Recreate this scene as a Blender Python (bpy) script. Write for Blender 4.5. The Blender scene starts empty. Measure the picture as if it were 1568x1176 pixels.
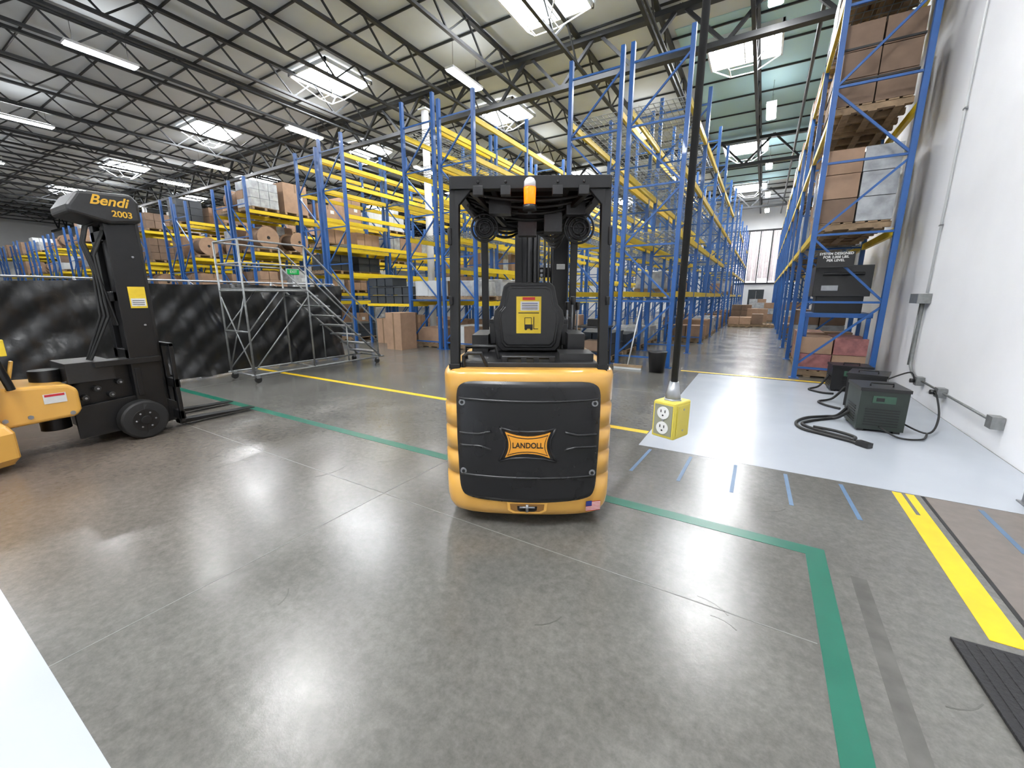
import bpy, math, random, bmesh
from mathutils import Vector, Matrix, Euler
random.seed(7)
S=bpy.context.scene
COL=S.collection
# ---------------------------------------------------------------- materials
def lin(c):
    return tuple(((v/255)/12.92 if v/255<=0.04045 else ((v/255+0.055)/1.055)**2.4) for v in c)
def pm(name,rgb,rough=0.5,metal=0.0,var=0.12,scale=6.0,bump=0.0,emit=0.0,coat=0.0,rvar=0.0,detail=4,bdist=0.02):
    m=bpy.data.materials.new(name); m.use_nodes=True
    nt=m.node_tree; b=nt.nodes['Principled BSDF']
    c=lin(rgb)
    tc=nt.nodes.new('ShaderNodeTexCoord'); n=nt.nodes.new('ShaderNodeTexNoise')
    n.inputs['Scale'].default_value=scale; n.inputs['Detail'].default_value=detail
    nt.links.new(tc.outputs['Object'],n.inputs['Vector'])
    r=nt.nodes.new('ShaderNodeValToRGB')
    r.color_ramp.elements[0].position=0.3; r.color_ramp.elements[1].position=0.7
    r.color_ramp.elements[0].color=(*[max(0,v*(1-var)) for v in c],1)
    r.color_ramp.elements[1].color=(*[min(1,v*(1+var)) for v in c],1)
    nt.links.new(n.outputs['Fac'],r.inputs['Fac']); nt.links.new(r.outputs['Color'],b.inputs['Base Color'])
    b.inputs['Roughness'].default_value=rough; b.inputs['Metallic'].default_value=metal
    if rvar>0:
        mr=nt.nodes.new('ShaderNodeMapRange'); mr.inputs['To Min'].default_value=max(0.02,rough-rvar); mr.inputs['To Max'].default_value=rough+rvar
        nt.links.new(n.outputs['Fac'],mr.inputs['Value']); nt.links.new(mr.outputs['Result'],b.inputs['Roughness'])
    if bump>0:
        bp=nt.nodes.new('ShaderNodeBump'); bp.inputs['Strength'].default_value=bump; bp.inputs['Distance'].default_value=bdist
        nt.links.new(n.outputs['Fac'],bp.inputs['Height']); nt.links.new(bp.outputs['Normal'],b.inputs['Normal'])
    if emit>0:
        b.inputs['Emission Color'].default_value=(*c,1); b.inputs['Emission Strength'].default_value=emit
    if coat>0: b.inputs['Coat Weight'].default_value=coat
    return m
ORANGE=pm('forklift_orange_paint',(208,158,74),0.3,0,0.04,3,coat=0.4)
BLACKP=pm('black_plastic',(26,26,27),0.36,0,0.15,30,bump=0.05)
BLACKG=pm('black_gloss_panel',(22,22,24),0.28,0,0.1,4,rvar=0.05)
BLACKM=pm('black_metal',(20,20,21),0.38,0.2,0.2,10)
RUBBER=pm('rubber',(20,20,20),0.6,0,0.2,20)
VINYL=pm('seat_vinyl',(20,20,21),0.40,0,0.2,40,bump=0.1)
STEEL=pm('steel',(150,152,155),0.35,0.8,0.1,12)
GALV=pm('galvanised_tube',(130,132,132),0.4,0.5,0.15,15)
CHROME=pm('chrome_rod',(200,200,205),0.15,1,0.03,5)
AMBER=pm('amber_lens',(255,96,8),0.2,0,0.35,45,emit=3.0)
CLEAR=pm('clear_lens',(235,235,235),0.15,0,0.05,20)
YSTICK=pm('yellow_sticker',(215,184,45),0.45,0,0.05,20)
WSTICK=pm('white_print',(205,205,202),0.5,0,0.04,20)
INK=pm('black_ink',(12,12,12),0.5,0,0.1,20)
RED=pm('red_print',(175,30,40),0.5,0,0.05,20)
NAVY=pm('navy_print',(30,45,110),0.5,0,0.05,20)
GOLD=pm('gold_print',(205,158,45),0.45,0,0.05,20)
BLUE=pm('rack_blue_paint',(26,78,140),0.4,0,0.12,4,coat=0.1)
YEL=pm('rack_yellow_paint',(218,188,30),0.42,0,0.08,4)
WIRE=pm('wire_deck',(125,130,130),0.5,0.5,0.1,8)
WOOD=pm('pallet_wood',(138,116,90),0.8,0,0.25,8,bump=0.2)
CARD=pm('cardboard',(148,120,97),0.75,0,0.12,5)
CARD2=pm('cardboard_dark',(112,91,74),0.75,0,0.15,5)
WRAP=pm('shrink_wrap',(160,163,165),0.2,0,0.25,6,bump=0.4)
WHITEBOX=pm('white_box',(195,198,198),0.5,0,0.05,5)
TAPE=pm('box_tape',(115,92,66),0.4,0,0.1,8)
DKGREEN=pm('charger_green_black',(34,43,38),0.42,0,0.15,8)
WALL=pm('painted_wall',(238,239,242),0.5,0,0.03,1.2,bump=0.05)
WALLF=pm('far_wall_paint',(212,214,216),0.6,0,0.05,1)
DECK=pm('roof_deck',(200,206,210),0.7,0,0.08,0.6)
DECKGLOW=pm('roof_deck_cyan_glow',(172,208,218),0.6,0,0.06,0.4)  # cyan tint paints a bluish light reflection onto the deck
TRUSS=pm('roof_truss_dark',(38,40,42),0.55,0.2,0.2,3)
TRUSSW=pm('white_steel',(212,214,215),0.5,0,0.04,3)
GREEN=pm('green_floor_tape',(10,90,72),0.35,0,0.10,5,rvar=0.08)
YTAPE=pm('yellow_floor_paint',(218,180,8),0.4,0,0.08,7)
BTAPE=pm('blue_floor_tape',(76,104,134),0.45,0,0.1,9)
WPAINT=pm('white_epoxy_floor',(166,171,178),0.22,0,0.03,1.5,rvar=0.06)
BROWNF=pm('worn_brown_concrete',(108,100,94),0.45,0,0.10,14)
DSTRIP=pm('worn_dark_strip',(82,81,77),0.27,0,0.2,9)
DMAT=pm('rubber_floor_mat',(32,32,34),0.8,0,0.2,60,bump=0.4)
JOINT=pm('floor_joint',(110,110,106),0.6,0,0.2,9)
TARP=pm('black_mesh_tarp',(22,23,24),0.32,0,0.3,2.6,bump=0.45,detail=6,bdist=.07)
CARTR=pm('printed_cartons',(140,90,88),0.6,0,0.35,9)
LAMP=pm('lamp_tube',(253,253,253),0.3,0,0.0,5,emit=200)
LAMPFILL=pm('lamp_top_fill',(253,253,253),0.3,0,0.0,5,emit=12)  # added glow on the fixture tops to brighten the ceiling
SKY=pm('skylight_lens',(248,251,255),0.3,0,0.0,5,emit=54)
WINL=pm('window_glow',(236,234,240),0.3,0,0.1,2,emit=1.6)
SEAM=pm('window_curtain',(222,214,215),0.6,0,0.1,5,emit=0.12)
TOTE=pm('storage_tote',(44,50,56),0.5,0,0.1,6)
GSIGN=pm('green_sign',(20,150,70),0.4,0,0.05,6,emit=0.3)

def floor_mat():
    m=bpy.data.materials.new('polished_concrete'); m.use_nodes=True
    nt=m.node_tree; N=nt.nodes; L=nt.links; b=N['Principled BSDF']
    tc=N.new('ShaderNodeTexCoord')
    def noise(s,d,rg=0.6,dist=0):
        n=N.new('ShaderNodeTexNoise'); n.inputs['Scale'].default_value=s; n.inputs['Detail'].default_value=d; n.inputs['Roughness'].default_value=rg
        n.inputs['Distortion'].default_value=dist
        L.new(tc.outputs['Object'],n.inputs['Vector']); return n
    def ramp(src,p0,c0,p1,c1):
        r=N.new('ShaderNodeValToRGB'); e=r.color_ramp.elements
        e[0].position=p0; e[0].color=(*c0,1); e[1].position=p1; e[1].color=(*c1,1)
        L.new(src,r.inputs['Fac']); return r
    n1=noise(0.45,3); n2=noise(20,7,0.74,0.1); n3=noise(70,4,0.7); n4=noise(1.7,4,0.5)
    base=ramp(n1.outputs['Fac'],0.3,lin((91,90,85)),0.72,lin((99,98,94)))
    def mul(a,b_):
        mx=N.new('ShaderNodeMix'); mx.data_type='RGBA'; mx.blend_type='MULTIPLY'; mx.inputs[0].default_value=1
        L.new(a,mx.inputs[6]); L.new(b_,mx.inputs[7]); return mx.outputs[2]
    c=mul(base.outputs[0],ramp(n2.outputs['Fac'],0.34,(0.80,0.80,0.80),0.68,(1.20,1.20,1.20)).outputs[0])
    c=mul(c,ramp(n3.outputs['Fac'],0.35,(0.94,0.94,0.94),0.65,(1.05,1.05,1.05)).outputs[0])
    c=mul(c,ramp(n4.outputs['Fac'],0.3,(0.90,0.90,0.90),0.7,(1.08,1.08,1.08)).outputs[0])
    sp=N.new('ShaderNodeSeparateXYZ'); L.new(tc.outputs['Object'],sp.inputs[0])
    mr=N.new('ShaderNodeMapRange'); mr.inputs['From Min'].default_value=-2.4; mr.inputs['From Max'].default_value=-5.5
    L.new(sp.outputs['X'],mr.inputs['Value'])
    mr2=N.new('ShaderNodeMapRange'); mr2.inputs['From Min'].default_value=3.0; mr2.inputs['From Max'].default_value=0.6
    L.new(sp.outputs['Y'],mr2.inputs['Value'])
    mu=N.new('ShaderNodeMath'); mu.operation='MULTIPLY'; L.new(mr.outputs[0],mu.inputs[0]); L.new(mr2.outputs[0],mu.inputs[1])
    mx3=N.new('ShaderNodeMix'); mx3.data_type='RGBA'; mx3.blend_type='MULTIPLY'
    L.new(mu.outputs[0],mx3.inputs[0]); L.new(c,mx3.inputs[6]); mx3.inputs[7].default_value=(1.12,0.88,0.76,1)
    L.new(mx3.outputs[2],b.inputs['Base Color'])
    rr=N.new('ShaderNodeMapRange'); rr.inputs['From Min'].default_value=0.3; rr.inputs['From Max'].default_value=0.7
    rr.inputs['To Min'].default_value=0.16; rr.inputs['To Max'].default_value=0.27
    L.new(n4.outputs['Fac'],rr.inputs['Value']); L.new(rr.outputs[0],b.inputs['Roughness'])
    bp=N.new('ShaderNodeBump'); bp.inputs['Strength'].default_value=0.09; bp.inputs['Distance'].default_value=0.01
    L.new(n2.outputs['Fac'],bp.inputs['Height']); L.new(bp.outputs[0],b.inputs['Normal'])
    b.inputs['Specular IOR Level'].default_value=0.58
    return m
FLOOR=floor_mat()
# ---------------------------------------------------------------- mesh builder
class MB:
    def __init__(s): s.v=[];s.f=[];s.m=[];s.mats=[];s.sm=[]
    def mi(s,mat):
        if mat not in s.mats: s.mats.append(mat)
        return s.mats.index(mat)
    def add(s,vs,fs,mat,smooth=False):
        o=len(s.v); s.v+= [tuple(v) for v in vs]; k=s.mi(mat)
        for f in fs: s.f.append(tuple(i+o for i in f)); s.m.append(k); s.sm.append(smooth)
    def box(s,c,d,mat,rz=0,rx=0,ry=0):
        R=Euler((rx,ry,rz)).to_matrix(); c=Vector(c)
        vs=[c+R@Vector((x*d[0]/2,y*d[1]/2,z*d[2]/2)) for x in(-1,1) for y in(-1,1) for z in(-1,1)]
        s.add(vs,[(0,1,3,2),(4,6,7,5),(0,4,5,1),(2,3,7,6),(0,2,6,4),(1,5,7,3)],mat)
    def bb(s,a,b,mat):
        s.box([(a[i]+b[i])/2 for i in range(3)],[abs(b[i]-a[i]) for i in range(3)],mat)
    def beam(s,p,q,w,h,mat):
        p=Vector(p);q=Vector(q);d=(q-p)
        if d.length<1e-6:return
        d.normalize(); up=Vector((0,0,1)) if abs(d.z)<0.95 else Vector((0,1,0))
        a=d.cross(up).normalized(); b=a.cross(d)
        vs=[P+a*(i*w/2)+b*(j*h/2) for P in(p,q) for i,j in((-1,-1),(1,-1),(1,1),(-1,1))]
        s.add(vs,[(0,1,2,3),(7,6,5,4),(0,4,5,1),(1,5,6,2),(2,6,7,3),(3,7,4,0)],mat)
    def tube(s,pts,r,mat,n=10,cap=True,closed=False):
        pts=[Vector(p) for p in pts]; m=len(pts)
        rr=r if isinstance(r,(list,tuple)) else [r]*m
        ref=None; vs=[]
        for i,p in enumerate(pts):
            if closed: d=pts[(i+1)%m]-pts[i-1]
            else: d=pts[min(i+1,m-1)]-pts[max(i-1,0)]
            d.normalize()
            if ref is None: ref=Vector((0,0,1)) if abs(d.z)<0.9 else Vector((1,0,0))
            a=(ref-d*ref.dot(d)).normalized(); ref=a; b=d.cross(a)
            for k in range(n):
                t=2*math.pi*k/n; vs.append(p+(a*math.cos(t)+b*math.sin(t))*rr[i])
        fs=[]
        for i in range(m if closed else m-1):
            j=(i+1)%m
            for k in range(n):
                fs.append((i*n+k,i*n+(k+1)%n,j*n+(k+1)%n,j*n+k))
        s.add(vs,fs,mat,True)
        if cap and not closed:
            o=len(s.v)-len(vs); k=s.mi(mat)
            s.f.append(tuple(o+i for i in reversed(range(n)))); s.m.append(k); s.sm.append(False)
            s.f.append(tuple(o+(m-1)*n+i for i in range(n))); s.m.append(k); s.sm.append(False)
    def prism(s,poly,axis,a,b,mat):
        def P(u,v,w):
            return (u,w,v) if axis=='y' else ((w,u,v) if axis=='x' else (u,v,w))
        n=len(poly); vs=[P(u,v,a) for u,v in poly]+[P(u,v,b) for u,v in poly]
        fs=[tuple(range(n)),tuple(range(2*n-1,n-1,-1))]+[(i,(i+1)%n,n+(i+1)%n,n+i) for i in range(n)]
        s.add(vs,fs,mat)
    def loft(s,rings,mat,smooth=True,cap=True):
        n=len(rings[0]); vs=[v for r in rings for v in r]; fs=[]
        for i in range(len(rings)-1):
            for k in range(n): fs.append((i*n+k,i*n+(k+1)%n,(i+1)*n+(k+1)%n,(i+1)*n+k))
        s.add(vs,fs,mat,smooth)
        if cap:
            s.add(rings[0],[tuple(reversed(range(n)))],mat); s.add(rings[-1],[tuple(range(n))],mat)
    def make(s,name,parent=None,loc=(0,0,0),rz=0,bevel=0,rot=None):
        me=bpy.data.meshes.new(name); me.from_pydata(s.v,[],s.f)
        for m in s.mats: me.materials.append(m)
        me.polygons.foreach_set('material_index',s.m); me.polygons.foreach_set('use_smooth',s.sm)
        me.update()
        bm=bmesh.new(); bm.from_mesh(me); bmesh.ops.recalc_face_normals(bm,faces=bm.faces); bm.to_mesh(me); bm.free()
        o=bpy.data.objects.new(name,me); COL.objects.link(o); o.location=loc; o.rotation_euler=rot or (0,0,rz)
        if parent: o.parent=parent
        if bevel: md=o.modifiers.new('b','BEVEL'); md.width=bevel; md.segments=3; md.limit_method='ANGLE'; md.angle_limit=math.radians(40)
        return o
def empty(name,loc=(0,0,0),rz=0):
    o=bpy.data.objects.new(name,None); COL.objects.link(o); o.location=loc; o.rotation_euler=(0,0,rz); o.empty_display_size=0.2; return o
def text(name,body,size,mat,parent,loc,rot,ext=0.001,sx=1.0,shear=0.0):
    c=bpy.data.curves.new(name,'FONT'); c.body=body; c.size=size; c.extrude=ext; c.align_x='CENTER'; c.align_y='CENTER'; c.shear=shear
    c.offset=size*0.02
    c.materials.append(mat); o=bpy.data.objects.new(name,c); COL.objects.link(o); o.parent=parent; o.location=loc; o.rotation_euler=rot; o.scale=(sx,1,1); return o
def wheel(mb,c,r,w,axis='x',hub=STEEL):
    c=Vector(c); ax=Vector((1,0,0)) if axis=='x' else Vector((0,1,0))
    pr=[(-w/2,r*0.6),(-w/2,r*0.92),(-w*0.38,r),(w*0.38,r),(w/2,r*0.92),(w/2,r*0.6)]
    mb.tube([c+ax*a for a,_ in pr],[b for _,b in pr],RUBBER,28)
    mb.tube([c-ax*(w*0.52),c+ax*(w*0.52)],r*0.58,hub,24)
    mb.tube([c-ax*(w*0.60),c+ax*(w*0.60)],r*0.22,BLACKM,16)
    for k in range(6):
        t=k*math.pi/3; d=Vector((0,math.cos(t),math.sin(t))) if axis=='x' else Vector((math.cos(t),0,math.sin(t)))
        mb.tube([c+d*r*0.4-ax*(w*0.56),c+d*r*0.4+ax*(w*0.56)],r*0.05,STEEL,6)
def smooth(pts,n=8):
    P=[Vector(p) for p in pts]; out=[]
    for i in range(len(P)-1):
        a=P[max(i-1,0)];b=P[i];c=P[i+1];d=P[min(i+2,len(P)-1)]
        for k in range(n):
            t=k/n; out.append(.5*((2*b)+(c-a)*t+(2*a-5*b+4*c-d)*t*t+(3*b-a-3*c+d)*t**3))
    out.append(P[-1]); return out
# ---------------------------------------------------------------- camera
cam=bpy.data.cameras.new('camera'); co=bpy.data.objects.new('camera',cam); COL.objects.link(co)
co.location=(0,0,1.5); co.rotation_euler=(math.radians(90-12.1),0,math.radians(31.06))
cam.sensor_width=36; cam.lens=625/1568*36; cam.clip_start=0.05; cam.clip_end=300
S.camera=co
# ---------------------------------------------------------------- shell
XL,XR,YB,YF,HC=-64.0,2.1,-9.0,44.0,9.5
mb=MB(); mb.bb((XL,YB,-0.2),(XR,YF,0),FLOOR); mb.make('floor')
mb=MB(); mb.bb((XL-.2,YB-.2,HC),(XR+.2,YF+.2,HC+0.2),DECK); mb.bb((-3.2,15,HC-.02),(XR-.01,36,HC-.001),DECKGLOW); mb.make('ceiling')  # thin cyan slab carries the painted bluish glow
mb=MB(); mb.bb((XR,YB,0),(XR+.2,YF,HC),WALL)
mb.make('wall_right')
mb=MB(); mb.bb((XL-.2,YB,0),(XL,YF,HC),WALLF); mb.make('wall_left')
mb=MB(); mb.bb((XL,YB-.2,0),(XR,YB,HC),WALLF); mb.make('wall_back')
mb=MB(); mb.bb((XL,YF,0),(XR,YF+.2,HC),WALLF); mb.make('wall_far')
mb=MB(); y=YF-0.04
mb.bb((-3.4,y,2.7),(1.9,y+.03,7.2),WINL)
for z in (2.65,7.2): mb.bb((-3.5,y-.06,z-.07),(2.0,y,z+.07),TRUSS)
for i in range(7):
    x=-3.4+5.3*i/6; mb.bb((x-.04,y-.25,2.65),(x+.04,y,7.25),TRUSS)
mb.tube([(-3.5,y-.2,7.15),(2.0,y-.2,7.15)],.03,TRUSS,8)
vs=[];fs=[]; n=144
for i in range(n+1):
    x=-3.3+5.1*i/n
    w=.06*math.sin(i*1.3)+.03*math.sin(i*.37)
    vs+=[(x,y-.16+w,3.1 if (i//24)%2 else 2.85),(x,y-.16+w,7.1)]
for i in range(n):
    if i%24 in(0,1,12): continue
    fs.append((2*i,2*i+2,2*i+3,2*i+1))
mb.add(vs,fs,SEAM,True)
mb.make('window_1')
# ---------------------------------------------------------------- floor markings
mb=MB(); mb.bb((XL+40,2.76,0),(0.48,2.86,0.002),GREEN); mb.bb((0.38,-3,0),(0.48,2.76,0.002),GREEN); mb.make('floor_tape_green')
mb=MB()
mb.bb((-14,4.50,0),(-0.95,4.60,0.002),YTAPE); mb.bb((-1.3,8.9,0),(2.0,8.99,0.002),YTAPE)
mb.bb((1.03,2.42,0),(1.16,3.7,0.002),YTAPE); mb.bb((1.03,3.7,0),(1.085,4.08,0.002),YTAPE); mb.bb((1.11,3.7,0),(1.16,4.08,0.002),YTAPE)
mb.make('floor_line_yellow')
mb=MB(); mb.bb((-0.94,4.1,0),(2.09,8.8,0.0015),WPAINT); mb.bb((-9,-4,0),(-1.0,0.215,0.0015),WPAINT); mb.make('floor_paint_white')
mb=MB()
for i in range(5):
    x=-0.82+0.375*i; mb.box((x+.01*i,3.72,0.001),(0.028,0.62,0.0015),BTAPE,rz=0.05*(i-2)*0.5)
mb.box((1.5,3.72,0.0026),(0.03,0.6,0.0012),BTAPE)
mb.make('floor_tape_blue')
mb=MB(); mb.bb((1.22,-3,0),(2.1,4.09,0.0018),BROWNF); mb.bb((1.20,-3,0),(1.22,4.09,0.002),INK); mb.make('floor_patch_worn')
mb=MB(); mb.bb((0.575,0,0),(0.645,2.65,0.0008),DSTRIP); mb.make('floor_tape_residue')
mb=MB()
for x in (-2.37,-8,-14,-20): mb.bb((x-.003,-5,0),(x+.003,8.9,0.0008),JOINT)
for yy in (2.0,6.6): mb.bb((-30,yy-.003,0),(0.37,yy+.003,0.0008),JOINT)
mb.make('floor_joints')
mb=MB(); rnd=random.Random(3)
for (x,y,a,l) in ((.02,1.98,2.2,.16),(.06,1.9,2.3,.12),(-.75,1.45,.4,.14),(-3.1,1.9,1.0,.3),(-4.1,1.5,.9,.35),(-2.9,2.4,.5,.25),(.15,3.2,.2,.2),(-1.9,.9,1.7,.12),(.75,1.9,.1,.15),(-3.6,3.4,.3,.4),(-4.6,3.7,.2,.4)):
    p=[Vector((x+l*t*math.cos(a+.5*t),y+l*t*math.sin(a+.5*t),0.0004)) for t in (0,.25,.5,.75,1)]
    for i in range(4): mb.beam(p[i],p[i+1],.006,.0008,DSTRIP)
mb.make('floor_scuffs')
mb=MB(); mb.box((1.53,1.63,0.009),(1.2,1.5,0.014),DMAT,rz=math.radians(4))
for i in range(28): mb.box((1.53-0.56+i*0.0415,1.63,0.0175),(0.012,1.4,0.004),DMAT,rz=math.radians(4))
mb.make('rubber_floor_mat',bevel=0.004)
# ---------------------------------------------------------------- roof structure
mb=MB()
zt=HC-0.14
for i in range(27):
    x=1.4-2.4*i
    if x<XL+.5: break
    y0,y1=-8.5,YF-0.3; zb=zt-0.75
    mb.beam((x,y0,zt),(x,y1,zt),0.13,0.09,TRUSS); mb.beam((x,y0,zb),(x,y1,zb),0.10,0.08,TRUSS)
    y=y0; k=0; st=0.85 if x>-30 else 1.3
    while y<y1-st:
        a,b=(zb,zt) if k%2==0 else (zt,zb)
        mb.beam((x,y,a),(x,y+st,b),0.045,0.045,TRUSS); y+=st;k+=1
mb.make('roof_joists')
mb=MB()
for gy in (1.7,13.7,25.7,37.7):
    zb=zt-1.25
    mb.beam((XL+.2,gy,zt-.1),(XR-.02,gy,zt-.1),0.25,0.14,TRUSS); mb.beam((XL+.2,gy,zb),(XR-.02,gy,zb),0.22,0.14,TRUSS)
    x=XR-.1;k=0
    while x>XL+2:
        a,b=(zt,zb) if k%2==0 else (zb,zt)
        mb.beam((x,gy,a),(x-1.2,gy,b),0.09,0.09,TRUSS); x-=1.2;k+=1
mb.make('roof_girders')
mb=MB(); y=-8
while y<YF-.5:
    mb.bb((XL+.2,y-.02,HC-.08),(XR-.02,y+.02,HC-.021),TRUSS); y+=1.8
mb.make('roof_purlins')
mb=MB()
for x in (-3.2,-16.0,-28.1,0.5): mb.tube([(x,-8,HC-1.05),(x,YF-.5,HC-1.05)],0.05,TRUSS,8)
mb.make('sprinkler_pipes')
skp=[(-1.4,17),(-10.7,17),(-19.6,17),(-31,17.2),(-41,17)]+[(-6,11.6),(-14.7,11.3),(-24,11.3),(-35,11.3),(-46,11.3)]+[(-1.7-9.7*i,27.5) for i in range(4)]+[(-1.7-9.7*i,37) for i in range(3)]
skp+=[(-0.9,-1.5),(-10.5,-1.5),(-6,-6),(-20,0),(-30,0),(-41,4)]  # extra skylights added out of view as fill light around the camera
for (x,y) in skp:
    o=empty('skylight',(x,y,HC))
    mb=MB(); mb.bb((-1.05,-.95,-0.10),(1.05,.95,-0.03),SKY)
    for a in(-1,1):
        mb.bb((a*1.05-.03,-1.0,-.14),(a*1.05+.03,1.0,-.022),TRUSSW); mb.bb((-1.08,a*.97-.03,-.14),(1.08,a*.97+.03,-.022),TRUSSW)
    mb.bb((-.02,-.95,-.12),(.02,.95,-.1),TRUSSW)
    mb.make('frame',o)
    mb=MB()
    for a in(-1,1):
        for b in(-1,1): mb.beam((a*1.05,b*.97,-.1),(a*.35,b*.25,-.75),.03,.03,TRUSSW)
        mb.beam((a*.35,-.25,-.75),(a*.35,.25,-.75),.03,.03,TRUSSW)
        mb.beam((-.35,a*.25,-.75),(.35,a*.25,-.75),.03,.03,TRUSSW)
    mb.make('brace',o)
def lampmesh():
    mb=MB(); mb.bb((-.16,-.8,0.03),(.16,.8,.10),TRUSSW); mb.bb((-.13,-.76,0),(.13,.76,.03),LAMP); mb.bb((-.12,-.7,.10),(.12,.7,.115),LAMPFILL)  # top strip is an added emitter that lifts the ceiling
    for a in(-.6,.6): mb.tube([(0,a,.1),(0,a,.85)],.006,TRUSS,5)
    return mb
lm=None
lp=[(-.5,4.8),(-.5,12.3),(-.5,19.8),(-.5,27.3),(-.5,34.8),(-.5,41),(-5.2,19.3),(-5.2,27),(-5.2,34),(-10.3,20.4),(-10.3,27),(-9,12),(-17.6,12),(-26.2,12.2),(-32,12.6),(-41,12),  # lamp furthest down the first aisle is added to brighten the far wall
    (-17.2,5.5),(-26,5.5),(-35,5.5),(-44,5.5),(-53,5.5),(-16.8,18.6),(-26,20),(-8.8,4.5),(-.5,-3.2),(-4,-4),(-13,-4),(-24,-3),(-36,-3)]  # lamps at negative y are added out of view as fill light
for (x,y) in lp:
    if lm is None: o=lampmesh().make('high_bay_light',loc=(x,y,8.3)); lm=o.data
    else:
        o=bpy.data.objects.new('high_bay_light',lm); COL.objects.link(o); o.location=(x,y,8.3)  # also places the added far-wall and out-of-view fill lamps
for (x,y) in ((-11.12,12.4),(-26.0,13.7),(-40.3,13.7)):
    mb=MB(); mb.tube([(x,y,0.03),(x,y,HC-1.45)],.13,TRUSSW,20); mb.bb((x-.22,y-.22,0),(x+.22,y+.22,.03),STEEL); mb.bb((x-.18,y-.18,HC-1.5),(x+.18,y+.18,HC-1.45),TRUSSW)
    mb.bb((x-.06,y-.16,1.2),(x+.06,y-.11,2.0),TRUSSW)
    mb.make('steel_column')
# ---------------------------------------------------------------- racks
def frame(mb,x0,x1,y,H):
    for x in (x0,x1):
        mb.bb((x-.04,y-.045,0.01),(x+.04,y+.045,H),BLUE); mb.bb((x-.08,y-.08,0),(x+.08,y+.08,.012),BLUE)
    z=.25;k=0
    mb.beam((x0,y,.2),(x1,y,.2),.035,.035,BLUE)
    while z+1.15<H:
        a,b=(x0,x1) if k%2==0 else (x1,x0)
        mb.beam((a,y,z),(b,y,z+1.1),.035,.035,BLUE); mb.beam((x0,y,z+1.15),(x1,y,z+1.15),.035,.035,BLUE); z+=1.15;k+=1
def rackrow(name,fr,y0,nb,bay,H,levels,deck=0.5,skip=0.0,seed=1,hvar=0.0,h0=None):
    rnd=random.Random(seed); mb=MB()
    for i in range(nb+1):
        for (x0,x1) in fr: frame(mb,x0,x1,y0+i*bay,(h0 if (h0 and i==0) else H+rnd.choice((0,-hvar,hvar))))
    for i in range(nb):
        ya,yb=y0+i*bay+.05,y0+(i+1)*bay-.05
        for z in levels:
            for (x0,x1) in fr:
                if rnd.random()<skip: continue
                for x in(x0,x1):
                    mb.bb((x-.03,ya,z-.06),(x+.03,yb,z+.06),YEL)
                if rnd.random()<deck:
                    for k in range(9):
                        xx=x0+.06+(x1-x0-.12)*k/8; mb.bb((xx-.006,ya,z+.06),(xx+.006,yb,z+.07),WIRE)
                    for k in range(14):
                        yy=ya+(yb-ya)*k/13; mb.bb((x0,yy-.006,z+.052),(x1,yy+.006,z+.062),WIRE)
    return mb.make(name)
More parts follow.
